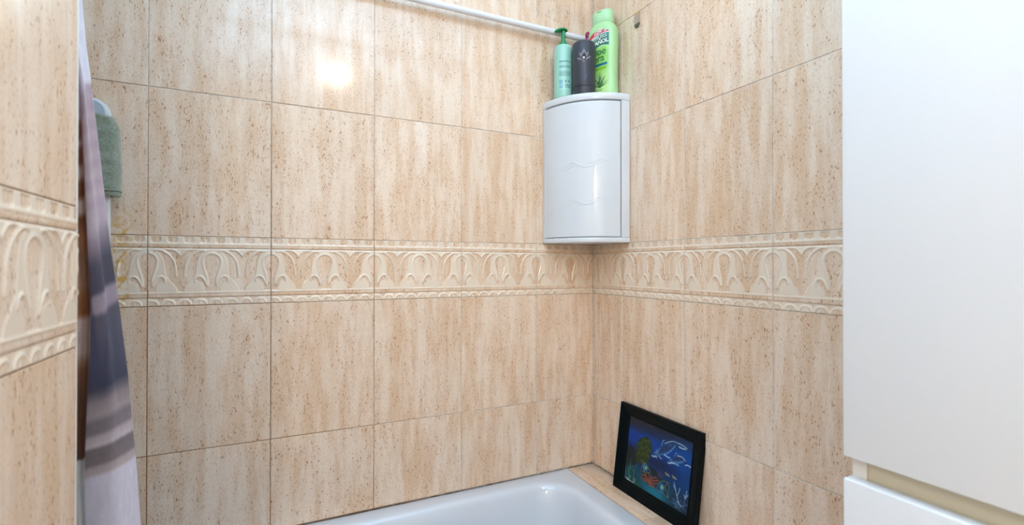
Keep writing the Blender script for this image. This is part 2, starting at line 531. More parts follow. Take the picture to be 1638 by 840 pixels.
Z_LO, Z_HI = (785 - 708) / 680 * BH, (785 - 222) / 680 * BH      # joints between trim, border and trim
def clad(wall, origin, axis, cols, rows, border=True, tilt=0.0018):
    """cols: list of (a, b, phase) along the wall from the origin, rows: list of (z0, z1)"""
    R = Matrix.Rotation(axis, 4, 'Z')
    ori = Vector(origin)
    for a, b, ph in cols:
        w = b - a - 2 * G
        for z0, z1 in rows:
            o = link('tile', tile_mesh(w, z1 - z0 - 2 * G), wall)
            t = Matrix.Translation((w / 2, 0, (z1 - z0) / 2))
            tw = t @ Matrix.Rotation(random.gauss(0, tilt), 4, 'Z') @ Matrix.Rotation(random.gauss(0, tilt), 4, 'X') @ t.inverted()
            o.matrix_local = Matrix.Translation(ori) @ R @ Matrix.Translation((a + G, 0, z0 + G)) @ tw
        if border:
            for nm, q0, q1 in (('trim_tile', 0.0006, Z_LO - 0.0003), ('border_tile', Z_LO + 0.0003, Z_HI - 0.0003), ('trim_tile', Z_HI + 0.0003, BH - 0.0006)):
                o = link(nm, border_mesh(ph + G, ph + G + w, q0, q1), wall)
                o.matrix_local = Matrix.Translation(ori) @ R @ Matrix.Translation((a + G, 0, BB + q0))

rows_up = [(BT, BT + TH), (BT + TH, BT + 2 * TH), (BT + 2 * TH, BT + 3 * TH), (BT + 3 * TH, CEIL)]
B1, R1 = 0.2150, 0.1560
# back wall: the cut column stands in the corner, the whole tiles run left from it
cols = [(-B1, 0.0, 0.0)] + [(-B1 - (k + 1) * TW, -B1 - k * TW, 0.0) for k in range(5)] + [(XL, -B1 - 5 * TW, 0.25 - (-B1 - 5 * TW - XL))]
clad(wall_back, (0, 0, 0), 0.0, cols, [(BB - TH, BB), (RIM + 0.002, BB - TH)] + rows_up)
# right wall, seen from the room its left end is the corner
clad(wall_right, (0, 0, 0), -math.pi / 2, [(0.0, R1, TW - R1)] + [(R1 + k * TW, R1 + (k + 1) * TW, 0.0) for k in range(3)], [(BB - TH, BB), (RIM + 0.002, BB - TH)] + rows_up)
clad(wall_right, (0, 0, 0), -math.pi / 2, [(R1 + 3 * TW, R1 + 4 * TW, 0.0)], [(BB - TH, BB), (BB - 2 * TH, BB - TH), (BB - 3 * TH, BB - 2 * TH), (0, BB - 3 * TH)] + rows_up)
# the short wall by the camera
e = 0.6214 - 0.6064
PL = [(YN + 0.6064, -e, 0.25 - 0.1936)]
clad(wall_left, (-1.157, -0.6064, 0), math.pi / 2, PL, [(BB - TH, BB), (BB - 2 * TH, BB - TH), (BB - 3 * TH, BB - 2 * TH), (0, BB - 3 * TH)] + rows_up)
# white corner bead on its edge
bm = tube_bm([(-1.1585, -0.6205, 0.0), (-1.1585, -0.6205, CEIL)], 0.0019, 10)
tag(finish(bm, 'edge_bead', M['trimw'], wall_left), label='white plastic edge bead')

# ------------------------------------------------------------------ bathtub
def rrect(x0, x1, y0, y1, r, z, n=10):
    pts = []
    for cx, cy, a0 in ((x1 - r, y1 - r, 0), (x0 + r, y1 - r, 90), (x0 + r, y0 + r, 180), (x1 - r, y0 + r, 270)):
        for i in range(n + 1):
            a = math.radians(a0 + 90 * i / n)
            pts.append((cx + r * math.cos(a), cy + r * math.sin(a), z))
    return pts

def loft_bm(loops, cap_first=False, cap_last=True):
    bm = bmesh.new()
    rings = [[bm.verts.new(p) for p in L] for L in loops]
    for a, b in zip(rings[:-1], rings[1:]):
        n = len(a)
        for i in range(n):
            bm.faces.new((a[i], a[(i + 1) % n], b[(i + 1) % n], b[i]))
    if cap_first: bm.faces.new(list(reversed(rings[0])))
    if cap_last: bm.faces.new(rings[-1])
    return bm

tub = empty('bathtub', (-0.85, -0.35, 0))
tag(tub, 'glossy white bathtub with rounded basin set against the tiled back wall', 'bathtub')
TX0, TX1, TY0, TY1 = XL + 0.004, -0.1005, -0.618, -0.001
def off(L): return [(x + 0.85, y + 0.35, z) for x, y, z in L]
loops = [off(rrect(TX0, TX1, TY0, TY1, 0.003, 0.530)), off(rrect(TX0, TX1, TY0, TY1, 0.003, 0.5605)),
         off(rrect(TX0 + 0.002, TX1 - 0.002, TY0 + 0.002, TY1 - 0.002, 0.004, 0.5632)), off(rrect(TX0 + 0.006, TX1 - 0.006, TY0 + 0.006, TY1 - 0.005, 0.006, 0.5642))]
BX0, BX1, BY0, BY1 = -1.52, -0.152, -0.560, -0.047
for d, z, r in ((-0.004, 0.5645, 0.105), (0.004, 0.5640, 0.105), (0.010, 0.561, 0.104), (0.015, 0.555, 0.102), (0.020, 0.545, 0.100), (0.026, 0.520, 0.098), (0.038, 0.46, 0.095), (0.055, 0.36, 0.095), (0.075, 0.26, 0.10), (0.090, 0.20, 0.11), (0.115, 0.165, 0.12), (0.150, 0.150, 0.13)):
    loops.append(off(rrect(BX0 + d, BX1 - d, BY0 + d, BY1 - d, r, z)))
shell = finish(loft_bm(loops), 'basin', M['enamel'], tub, angle=60)
bm = box_bm(TX0 + 0.85, TX1 + 0.85, TY0 + 0.012 + 0.35, TY0 + 0.03 + 0.35, 0.0, 0.535, 0.002)
finish(bm, 'apron', M['enamel'], tub)

# tiled ledge between the tub and the right wall
ledge = tag(finish(box_bm(-0.099, -0.0005, -0.715, 0.0, 0.0, RIM - 0.008), 'ledge', M['grout'], smooth=False), 'narrow travertine tiled ledge between the white tub and right wall', 'ledge')
ledge['kind'] = 'structure'
for y0, y1 in ((-0.36, -0.001), (-0.715, -0.36)):
    finish(box_bm(-0.0995, -0.001, y0 + 0.0008, y1 - 0.0008, RIM - 0.008, RIM, 0.0012), 'tile', M['ledge'], ledge)
# dark, uneven sealant in the ledge corner
bm = bmesh.new()
pts = [(-0.098 + 0.098 * i / 24, -0.0022 - 0.001 * math.sin(i * 1.3), RIM + 0.0002 + 0.0006 * math.sin(i * 2.1)) for i in range(25)]
tube_bm(pts, [0.0013 + 0.0008 * random.random() for _ in pts], 6, bm)
pts = [(-0.0022, -0.003 - 0.70 * i / 60, RIM + 0.0002) for i in range(61)]
tube_bm(pts, [0.0008 + 0.0006 * random.random() for _ in pts], 6, bm)
M['sealant'] = plain('old_sealant', (92, 80, 66), 0.8, var=0.4, scale=90)
finish(bm, 'sealant', M['sealant'], ledge)
bm = bmesh.new()
pts = [(-0.12 - 1.3 * i / 120, -0.0016, RIM + 0.0012) for i in range(121)]
tube_bm(pts, [0.0005 + 0.0010 * random.random() ** 2 for _ in pts], 6, bm)
finish(bm, 'sealant', M['sealant'], wall_back)

# ------------------------------------------------------------------ pipe along the back wall
pipe = empty('pipe', (-0.8, -0.03, 1.957))
tag(pipe, 'slim white pipe running level along the back wall near the top', 'pipe')
finish(tube_bm([(-0.80, 0, 0), (-0.4, 0, 0), (0.0, 0, 0.0003), (0.45, 0, 0.001), (0.7995, 0, 0.002)], 0.0092, 20), 'tube', M['pvc'], pipe)
for x in (-0.55, ):
    bm = tube_bm([(x, 0, 0), (x, 0.0295, 0)], 0.005, 12)
    tube_bm([(x - 0.008, 0, 0), (x + 0.008, 0, 0)], 0.0108, 20, bm)
    finish(bm, 'clip', M['pvc'], pipe)

# ------------------------------------------------------------------ corner cabinet
CR, CZ0, CZ1 = 0.1915, 1.2918, 1.7370
cc = empty('corner_cabinet', (0, 0, CZ0))
tag(cc, 'glossy white quarter round bathroom cabinet hung in the tiled corner', 'cabinet')
HC = CZ1 - CZ0
W0 = 0.0012                                        # clear of the tile faces
def arcpt(t, r): return (-W0 - r * math.sin(t), -W0 - r * math.cos(t))
def sector_bm(r, z0, z1, n=40, bev=0.0025):
    """quarter disc with a rounded front edge"""
    loops = []
    prof = [(r - bev, z0), (r - bev * 0.3, z0 + bev * 0.3), (r, z0 + bev), (r, z1 - bev), (r - bev * 0.3, z1 - bev * 0.3), (r - bev, z1)]
    for rr, z in prof:
        L = [(-W0, -W0, z)] + [(*arcpt(math.pi / 2 * i / n, rr), z) for i in range(n + 1)]
        loops.append(L)
    return loft_bm(loops, True, True)
def arc_panel_bm(r0, r1, t0, t1, z0, z1, n=30, bev=0.0012):
    loops = []
    for i in range(n + 1):
        t = t0 + (t1 - t0) * i / n
        e = 0.0 if 0 < i < n else 1.0
        L = [(r0, z0), (r1 - bev, z0), (r1, z0 + bev), (r1, z1 - bev), (r1 - bev, z1), (r0, z1)]
        loops.append([(*arcpt(t, r), z) for r, z in L])
    return loft_bm(loops, True, True)
finish(sector_bm(CR, HC - 0.0205, HC), 'top_panel', M['plastic'], cc)
finish(sector_bm(CR, 0.0, 0.0150), 'bottom_panel', M['plastic'], cc)
TS = 0.155
finish(arc_panel_bm(CR - 0.024, CR - 0.0004, 0.004, TS, 0.0150, HC - 0.0205, 8), 'stile', M['plastic'], cc)
finish(arc_panel_bm(CR - 0.024, CR - 0.0004, math.pi / 2 - 0.085, math.pi / 2 - 0.004, 0.0150, HC - 0.0205, 8), 'stile', M['plastic'], cc)
bm = box_bm(-CR + 0.01, -W0 - 0.004, -W0 - 0.004, -W0, 0.016, HC - 0.016)
box_bm(-W0 - 0.004, -W0, -CR + 0.01, -W0, 0.016, HC - 0.016, bm=bm)
finish(bm, 'back_panel', M['plastic'], cc, smooth=False)
# added dark sheet behind the door, its colour stands for shade in the gaps
M['gap'] = plain('gap_shade', (60, 58, 56), 0.7)
finish(arc_panel_bm(CR - 0.03, CR - 0.026, TS - 0.03, math.pi / 2 - 0.06, 0.014, HC - 0.014, 24), 'gap_shade_panel', M['gap'], cc)
bm = arc_panel_bm(CR - 0.016, CR - 0.0012, TS + 0.018, math.pi / 2 - 0.0852, 0.0166, HC - 0.0243, 40, 0.0018)
# raised wavy lines moulded in the door
def surf(t, z): return (*arcpt(t, CR - 0.0013), z)
for dz in (0.0, -0.111):
    for line in ([(1.44, 0.203), (1.38, 0.200), (1.30, 0.206), (1.24, 0.204)], [(1.23, 0.216), (1.12, 0.221), (1.02, 0.233), (0.93, 0.239), (0.84, 0.231), (0.74, 0.224), (0.64, 0.226), (0.52, 0.236), (0.38, 0.242), (0.26, 0.241)],
                 [(1.10, 0.211), (1.00, 0.222), (0.92, 0.231), (0.84, 0.224), (0.74, 0.216)], [(0.72, 0.233), (0.60, 0.238), (0.50, 0.246), (0.42, 0.249)]):
        c = catmull(line, 8)
        pts = [surf(t, z + dz) for t, z in c]
        m = len(pts)
        tube_bm(pts, [0.0003 + 0.0009 * math.sin(math.pi * k / (m - 1)) for k in range(m)], 6, bm)
finish(bm, 'door', M['plastic'], cc)
finish(lathe_bm([(0.003, -0.001), (0.003, 0.0185)], 12, *arcpt(TS + 0.019, CR - 0.012)), 'hinge_pin', M['plastic'], cc)

# ------------------------------------------------------------------ bottles on the cabinet
def text_mesh(body, size, fn, mat, name, parent, bold=0.0, shear=0.0, spacing=1.0, align='LEFT', offset=(0, 0), warp=None):
    cu = bpy.data.curves.new(name, 'FONT')
    cu.body = body; cu.size = size; cu.align_x = align; cu.shear = shear; cu.space_character = spacing; cu.offset = bold
    cu.resolution_u = 3; cu.fill_mode = 'FRONT'
    o = bpy.data.objects.new(name, cu); COL.objects.link(o)
    dg = bpy.context.evaluated_depsgraph_get(); dg.update()
    me = bpy.data.meshes.new_from_object(o.evaluated_get(dg))
    bpy.data.objects.remove(o); bpy.data.curves.remove(cu)
    me.name = name
    for v in me.vertices:
        x, y = v.co.x + offset[0], v.co.y + offset[1]
        if warp: x, y = warp(x, y)
        v.co = Vector(fn(x, y))
    me.materials.clear(); me.materials.append(mat)
    return link(name, me, parent)

def patch(name, parent, mat, u0, u1, v0, v1, nu, nv, fn, paint):
    U, V = np.meshgrid(np.linspace(u0, u1, nu), np.linspace(v0, v1, nv))
    rgb = paint(U, V)
    P = np.zeros((nv, nu, 3))
    for j in range(nv):
        for i in range(nu): P[j, i] = fn(U[j, i], V[j, i])
    me = grid_mesh(name, P, lina(rgb)); me.materials.append(mat)
    return link(name, me, parent)

def blend(img, mask, col):
    m = np.clip(mask, 0, 1)[..., None]
    return img * (1 - m) + np.array(col, float) * m

# --- mint pump bottle
FWD = math.atan2(1.3411 - 0.06, -0.9469 + 0.15)    # not used for placing, only for which way a label faces
pb = empty('pump_bottle', (-0.1505, -0.0565, CZ1))
tag(pb, 'mint green pump bottle with dark green pump head, left on the corner cabinet', 'bottle')
PR, PH = 0.0288, 0.169
prof = [(0.0, 0.0), (0.026, 0.0), (PR - 0.0006, 0.003), (PR, 0.010), (PR, PH - 0.016), (PR - 0.0006, PH - 0.009), (PR - 0.003, PH - 0.004), (PR - 0.0075, PH - 0.0012), (0.014, PH), (0.0, PH)]
finish(lathe_bm(prof, 48), 'body', M['mint'], pb)
pump = finish(lathe_bm([(0, PH - 0.001), (0.0150, PH - 0.001), (0.0150, PH + 0.002), (0.0125, PH + 0.004), (0.0118, PH + 0.010), (0.0072, PH + 0.012), (0.0068, PH + 0.026), (0.0075, PH + 0.0262), (0.0075, PH + 0.028), (0.0066, PH + 0.0285), (0.0066, PH + 0.048), (0, PH + 0.048)], 28), 'pump', M['pump'], pb)
# head: a flat leaf-shaped pad that tapers into the spout
HD = math.radians(180 - 16)                          # direction the spout points to (world angle)
bm = bmesh.new()
nl, nr = 26, 16
rings = []
for i in range(nl + 1):
    f = i / nl
    s = -0.0135 + f * 0.041
    wid = 0.0135 * math.sqrt(max(0.0, 1 - (2 * min(f, 0.5) - 1) ** 2)) if f < 0.5 else 0.0135 * (1 - ((f - 0.5) / 0.5) ** 1.6 * 0.72)
    if i == nl: wid *= 0.6
    wid = max(wid, 0.0004)
    topz = 0.0085 * math.sqrt(max(0, 1 - (2 * f - 0.75) ** 2 / 1.6)) ; botz = -0.001 - 0.004 * max(0, f - 0.45)
    droop = -0.006 * max(0, f - 0.35) ** 1.5
    ring = []
    for k in range(nr):
        a = 2 * math.pi * k / nr
        z = (topz if math.sin(a) > 0 else -botz * 1.5) * math.sin(a) + droop
        y = wid * math.cos(a)
        ring.append(bm.verts.new((s * math.cos(HD) - y * math.sin(HD), s * math.sin(HD) + y * math.cos(HD), PH + 0.0485 + z)))
    rings.append(ring)
for a, b in zip(rings[:-1], rings[1:]):
    for k in range(nr): bm.faces.new((a[k], a[(k + 1) % nr], b[(k + 1) % nr], b[k]))
bm.faces.new(rings[0]); bm.faces.new(rings[-1])
finish(bm, 'pump_head', M['pump'], pb)
LA = math.atan2(-1.3411 + 0.0565, -0.9469 + 0.1505) + 0.10
def cylmap(r, ang0):
    return lambda u, v: ((r) * math.cos(ang0 + u / r), (r) * math.sin(ang0 + u / r), v)
def paint_mint(U, V):
    img = np.zeros(U.shape + (3,)) + np.array((158, 210, 192.0))
    # blocks of unreadably small print: broken dark rules
    def lines(z0, z1, n, u0, u1, col, seed):
        nonlocal img
        for k in range(n):
            zc = z1 - (k + 0.5) * (z1 - z0) / n
            m = (np.abs(V - zc) < 0.27 * (z1 - z0) / n) & (U > u0) & (U < u1)
            word = fbm(U * 1400, np.full_like(U, k * 3.7 + seed), seed) > 0.30
            img = blend(img, (m & word) * 0.8, col)
    lines(0.108, 0.114, 2, -0.016, 0.022, (60, 92, 100), 1)
    lines(0.091, 0.099, 3, -0.016, 0.022, (66, 100, 106), 2)
    lines(0.066, 0.082, 5, -0.016, 0.022, (84, 120, 124), 3)
    lines(0.030, 0.041, 3, 0.002, 0.022, (60, 92, 100), 4)
    m = (U > -0.016) & (U < -0.004) & (V > 0.030) & (V < 0.054)
    bars = (np.sin(V * 3600) + 0.6 * np.sin(V * 9100)) > 0.0
    img = blend(img, m, (160, 214, 220)); img = blend(img, (m & bars) * 0.8, (52, 84, 110))
    for uc in (0.005, 0.016):
        rr = np.hypot(U - uc, V - 0.050)
        img = blend(img, (np.abs(rr - 0.0026) < 0.0009) * 0.85, (44, 78, 84))
    return img
lab = patch('label', pb, M['label'], -0.024, 0.026, 0.022, 0.120, 120, 170, cylmap(PR + 0.00025, LA), paint_mint)
tag(lab, label='back print with rows of tiny text and a barcode')

# --- slate air freshener dispenser
dp = empty('spray_dispenser', (-0.1110, -0.1110, CZ1))
tag(dp, 'dark slate cylindrical air freshener dispenser with flower cut-out between two bottles', 'dispenser')
DR, DH = 0.0352, 0.1635
prof = [(0, 0.024), (DR - 0.0004, 0.024), (DR, 0.0255), (DR, 0.09), (DR - 0.0004, DH - 0.012), (DR - 0.0018, DH - 0.005), (DR - 0.006, DH - 0.0012), (DR - 0.014, DH + 0.0005), (0, DH + 0.001)]
finish(lathe_bm(prof, 48), 'body', M['slate'], dp)
finish(lathe_bm([(0, 0), (DR - 0.0025, 0), (DR - 0.001, 0.002), (DR - 0.0006, 0.0228), (DR - 0.0016, 0.0236), (0, 0.0238)], 48), 'base', M['slatecap'], dp)
DA = math.atan2(-1.3411 + 0.111, -0.9469 + 0.111) + 0.0
def petal(name, mat, base, tip, wmax, lift=0.0006, n=14, shape=1.0):
    bm = bmesh.new()
    fn = lambda u, v, l: ((DR + l) * math.cos(DA + u / DR), (DR + l) * math.sin(DA + u / DR), v)
    bx, by = base; tx, ty = tip
    L = math.hypot(tx - bx, ty - by); dx, dy = (tx - bx) / L, (ty - by) / L
    rows = []
    for i in range(n + 1):
        f = i / n
        w = wmax * math.sin(math.pi * f ** shape) ** 0.8 + 1e-5
        c = (bx + dx * L * f, by + dy * L * f)
        rows.append([bm.verts.new(fn(c[0] - dy * w * s, c[1] + dx * w * s, lift * (1 - s * s) ** 0.5 + 0.0001)) for s in (-1, -0.5, 0, 0.5, 1)])
    for a, b in zip(rows[:-1], rows[1:]):
        for k in range(4): bm.faces.new((a[k], a[k + 1], b[k + 1], b[k]))
    return finish(bm, name, mat, dp)
pz = 0.1085
petal('petal', M['petal'], (0.0, pz - 0.004), (0.0, pz + 0.024), 0.0068)
petal('petal', M['petal'], (-0.006, pz - 0.001), (-0.0135, pz + 0.0145), 0.0036)
petal('petal', M['petal'], (0.006, pz - 0.001), (0.0135, pz + 0.0155), 0.0036)
petal('petal', M['petal'], (-0.004, pz - 0.009), (-0.0225, pz - 0.001), 0.0036)
petal('petal', M['petal'], (0.004, pz - 0.009), (0.0225, pz + 0.003), 0.0036)
petal('petal', M['petal'], (0.0, pz - 0.018), (0.0, pz - 0.002), 0.0034)
bl = petal('petal', plain('blue_leaf_decal', (50, 66, 104), 0.3, var=0.2), (0.003, 0.038), (0.012, 0.060), 0.0034, 0.0003)  # bluish leaf decal, its own printed colour
tag(bl, label='faint blue leaf mark low on the front')
petal('hole', M['hole'], (0.0006, pz - 0.010), (0.0006, pz + 0.013), 0.0066, 0.0010)
bm = bmesh.new(); bmesh.ops.create_uvsphere(bm, u_segments=16, v_segments=10, radius=0.0038)
for v in bm.verts: v.co = Vector((math.cos(DA) * (DR - 0.0008) + v.co.x, math.sin(DA) * (DR - 0.0008) + v.co.y, pz - 0.003 + v.co.z))
finish(bm, 'nozzle', M['nozzle'], dp)

# --- green aloe shower gel bottle
NA = math.atan2(-0.37, -0.93)                        # way its front faces
ab = empty('gel_bottle', (-0.0400, -0.1125, CZ1), 0.0)
tag(ab, 'tall light green aloe vera gel bottle with red and green label', 'bottle')
AW, AD, AH = 0.0500, 0.0285, 0.232
EW = 2.5                                             # superellipse power
hk = [(0.000, 0.93), (0.004, 0.965), (0.02, 0.975), (0.05, 0.955), (0.085, 0.945), (0.125, 0.965), (0.165, 0.995), (0.185, 1.0), (0.200, 0.985), (0.212, 0.945), (0.222, 0.85), (0.229, 0.74), (0.2325, 0.675)]
hks = np.array(hk)
def scale_at(z): return float(np.interp(z, hks[:, 0], hks[:, 1]))
def aloe_pt(u, z, lift):
    """u = arc-ish coordinate across the front (m, + towards the right seen from the front)"""
    k = scale_at(z)
    a, b = AW * k + lift, AD * (0.55 + 0.45 * k) + lift
    s = max(-0.995, min(0.995, u / (AW * 0.98)))
    x = a * s
    y = b * (1 - abs(s) ** EW) ** (1 / EW)
    # front normal n, right-hand direction r
    n = (math.cos(NA), math.sin(NA)); r = (-n[1], n[0])
    return (r[0] * x + n[0] * y, r[1] * x + n[1] * y, z)
def aloe_ring(ka, kb, z, n=56):
    L = []
    nn = (math.cos(NA), math.sin(NA)); r = (-nn[1], nn[0])
    for i in range(n):
        a = 2 * math.pi * i / n
        c, s = math.cos(a), math.sin(a)
        k = (abs(c) ** EW + abs(s) ** EW) ** (-1 / EW)
        x, y = AW * ka * c * k, AD * kb * s * k
        L.append((r[0] * x + nn[0] * y, r[1] * x + nn[1] * y, z))
    return L
zs = np.concatenate([[0, 0.0015], np.linspace(0.004, 0.2325, 46)])
finish(loft_bm([aloe_ring(scale_at(z) * (0.96 if z == 0 else 1), (0.55 + 0.45 * scale_at(z)) * (0.96 if z == 0 else 1), z) for z in zs], True, True), 'body', M['green'], ab, angle=50)
capL = [(0.66, 0.84, 0.2325), (0.69, 0.86, 0.2335), (0.685, 0.855, 0.250), (0.665, 0.82, 0.268), (0.645, 0.78, 0.2705), (0.60, 0.70, 0.2722)]
cap = finish(loft_bm([aloe_ring(a, b, z) for a, b, z in capL], True, True), 'cap', M['greencap'], ab, angle=50)
# thumb slot under the flip lid
nn = (math.cos(NA), math.sin(NA)); rr = (-nn[1], nn[0])
bm = bmesh.new()
rows = []
for i in range(13):
    f = i / 12; x = -0.010 + 0.020 * f; w = 0.0016 * math.sin(math.pi * f) ** 0.6 + 1e-5
    k = 0.667; y = AD * 0.822 * (1 - abs(x / (AW * k)) ** EW) ** (1 / EW) + 0.0004
    rows.append([bm.verts.new((rr[0] * x + nn[0] * y, rr[1] * x + nn[1] * y, 0.2660 + s * w)) for s in (-1, 1)])
for a, b in zip(rows[:-1], rows[1:]): bm.faces.new((a[0], a[1], b[1], b[0]))
finish(bm, 'slot', M['slot'], cap, smooth=False)

def paint_aloe(U, V):
    z = V
    img = np.zeros(U.shape + (3,)) + np.array((168, 224, 132.0))
    g = sstep(0.02, 0.13, z)[..., None]
    img = np.array((196, 236, 150.0)) * (1 - g) + np.array((150, 214, 104.0)) * g
    soft = fbm(U * 60, V * 60, 5)[..., None]
    img = img * (0.94 + 0.12 * soft)
    # red crest, white rule, green banner (both arched upwards to the right)
    top = 0.2095 - 9.0 * (U - 0.004) ** 2
    mid = 0.192 + 0.20 * (U + 0.030) - 3.2 * (U - 0.0) ** 2 - 0.004
    low = 0.152 + 0.006 * np.sin((U + 0.01) * 70) + 0.06 * U
    red = (z < top) & (z > mid)
    img = blend(img, red, (206, 34, 62))
    img = blend(img, (z <= mid) & (z > mid - 0.0022), (240, 244, 238))
    img = blend(img, (z <= mid - 0.0022) & (z > low), (8, 112, 86))
    img = blend(img, (z <= low) & (z > low - 0.002), (214, 238, 190))
    # blue strap and lime strap under the name
    s1 = 0.1000 + 0.05 * U
    img = blend(img, (np.abs(z - s1) < 0.0038) & (U > -0.038) & (U < 0.030), (24, 116, 140))
    s2 = 0.0880 + 0.05 * U
    img = blend(img, (np.abs(z - s2) < 0.0036) & (U > -0.038) & (U < 0.028), (126, 196, 30))
    # a small aloe plant
    base = (0.006, 0.034)
    for tx, tz, w, c in ((-0.016, 0.064, 0.0034, (84, 148, 74)), (-0.004, 0.074, 0.0040, (208, 236, 196)), (0.006, 0.078, 0.0042, (70, 138, 70)), (0.016, 0.072, 0.0040, (214, 240, 200)), (0.026, 0.066, 0.0036, (92, 156, 76)), (0.030, 0.050, 0.0030, (190, 226, 160)), (-0.012, 0.048, 0.0028, (196, 230, 170))):
        pts = catmull([base, ((base[0] + tx) / 2 - 0.12 * (tz - base[1]) * np.sign(tx - base[0]) * 0.4, (base[1] + tz) / 2), (tx, tz)], 10)
        n = len(pts)
        for k in range(n - 1):
            f = k / n
            d = np.hypot(U - pts[k][0], V - pts[k][1])
            img = blend(img, d < w * (1 - f) * 1.15 + 0.0003, (50, 100, 60))
            img = blend(img, d < w * (1 - f) * 0.85, c)
    img = blend(img, np.abs(V - 0.0335 - 18 * (U - 0.006) ** 2) < 0.0024 * np.clip(1 - ((U - 0.006) / 0.028) ** 2, 0, 1), (52, 128, 56))
    # round red seal
    img = blend(img, np.hypot(U + 0.0165, (V - 0.037)) < 0.0085, (228, 84, 46))
    img = blend(img, (np.abs(np.hypot(U + 0.0165, V - 0.037) - 0.0066) < 0.0007), (246, 190, 150))
    # tiny unreadable rules
    for k, (zc, a, b) in enumerate(((0.079, -0.034, -0.012), (0.073, -0.034, -0.010), (0.067, -0.034, -0.014), (0.0245, -0.018, 0.018), (0.0205, -0.014, 0.014))):
        word = fbm(U * 1500, np.full_like(U, k * 3.1), 9 + k) > 0.4
        img = blend(img, ((np.abs(V - zc) < 0.0011) & (U > a) & (U < b) & word) * 0.7, (150, 110, 60) if k < 3 else (70, 130, 66))
    return img
Lu0, Lu1 = -0.040, 0.034
alab = patch('label', ab, M['label'], Lu0, Lu1, 0.016, 0.2085, 150, 330, lambda u, v: aloe_pt(u, v, 0.0003), paint_aloe)
# cut the arched top off the label: drop the vertices above the crest
bm = bmesh.new(); bm.from_mesh(alab.data)
grid = np.array([[u, v] for v in np.linspace(0.016, 0.2085, 330) for u in np.linspace(Lu0, Lu1, 150)])
bm.verts.ensure_lookup_table()
kill = [bm.verts[i] for i, (u, v) in enumerate(grid) if v > 0.2090 - 9.0 * (u - 0.004) ** 2]
bmesh.ops.delete(bm, geom=kill, context='VERTS')
bm.to_mesh(alab.data); bm.free()
tag(alab, label='printed front label in red, green and lime')
lift = lambda u, v: aloe_pt(u, v, 0.0007)
def lettering(s, size, mat, x, z, slope=0.0, **kw):
    return text_mesh(s, size, lift, mat, 'lettering', alab, offset=(x, z), warp=lambda a, b: (a, b + slope * (a - x)), **kw)
lettering('1250', 0.0155, M['ink_white'], -0.0170, 0.1935, 0.22, bold=0.0004, shear=0.25, spacing=0.95)
lettering('ml', 0.0095, M['ink_white'], 0.0175, 0.2000, 0.0, bold=0.0003, shear=0.25)
lettering('INSTITUTO', 0.0135, M['ink_white'], -0.0335, 0.1760, 0.10, bold=0.0003, spacing=0.86)
lettering('ESPA\u00d1OL', 0.0165, M['ink_white'], -0.0335, 0.1600, 0.10, bold=0.0004, spacing=0.92)
lettering('Aloe', 0.030, M['ink_green'], -0.0290, 0.1285, 0.06, bold=0.0002, spacing=0.95)
lettering('vera', 0.030, M['ink_green'], -0.0290, 0.1085, 0.06, bold=0.0002, spacing=0.95)

# --- pink item behind
pk = empty('pink_handle', (-0.0590, -0.0560, CZ1))
tag(pk, 'slim pink plastic handle poking up behind the dark dispenser', 'handle')
finish(lathe_bm([(0, 0), (0.006, 0), (0.0065, 0.002), (0.0048, 0.02), (0.0044, 0.20), (0.0050, 0.219), (0, 0.2195)], 20), 'stem', M['pink'], pk)
finish(lathe_bm([(0, 0.212), (0.0052, 0.2125), (0.0070, 0.217), (0.0078, 0.223), (0.0070, 0.229), (0.0040, 0.2325), (0, 0.233)], 20), 'tip', M['magenta'], pk)

# ------------------------------------------------------------------ metal tab on the right wall
tb = empty('hook_plate', (0, -0.226, 1.945))
tag(tb, 'small worn metal hook plate with yellow top edge on right wall', 'hook')
def plate_bm(pts, x0, x1):
    bm = bmesh.new()
    a = [bm.verts.new((x0, y, z)) for y, z in pts]; b = [bm.verts.new((x1, y, z)) for y, z in pts]
    n = len(pts)
    for i in range(n): bm.faces.new((a[i], a[(i + 1) % n], b[(i + 1) % n], b[i]))
    bm.faces.new(a); bm.faces.new(list(reversed(b)))
    return bm
finish(plate_bm([(-0.0105, -0.012), (0.0105, -0.012), (0.0105, 0.0175), (-0.0105, 0.0175)], -0.0036, -0.0002), 'plate', M['chrome'], tb, smooth=False)
finish(plate_bm([(-0.0105, 0.0176), (0.0105, 0.0176), (0.0105, 0.0205), (-0.0105, 0.0205)], -0.0034, -0.0002), 'adhesive_strip', M['adhesive'], tb, smooth=False)
finish(plate_bm([(-0.0105, -0.0121), (-0.0075, -0.020), (0.0, -0.0235), (0.0075, -0.0215), (0.0105, -0.0121)], -0.0042, -0.0002), 'hook_tip', M['tabdark'], tb, smooth=False)

# ------------------------------------------------------------------ framed painting leaning on the right wall
FW_, FH_ = 0.3120, 0.2500
lean = math.atan2(0.0318, 0.2455)
fr = empty('framed_picture', (-0.0440, -0.3185, RIM))
fr.rotation_euler = (0, lean, 0)
tag(fr, 'black framed underwater painting of dolphins leaning on the tiled ledge', 'picture')
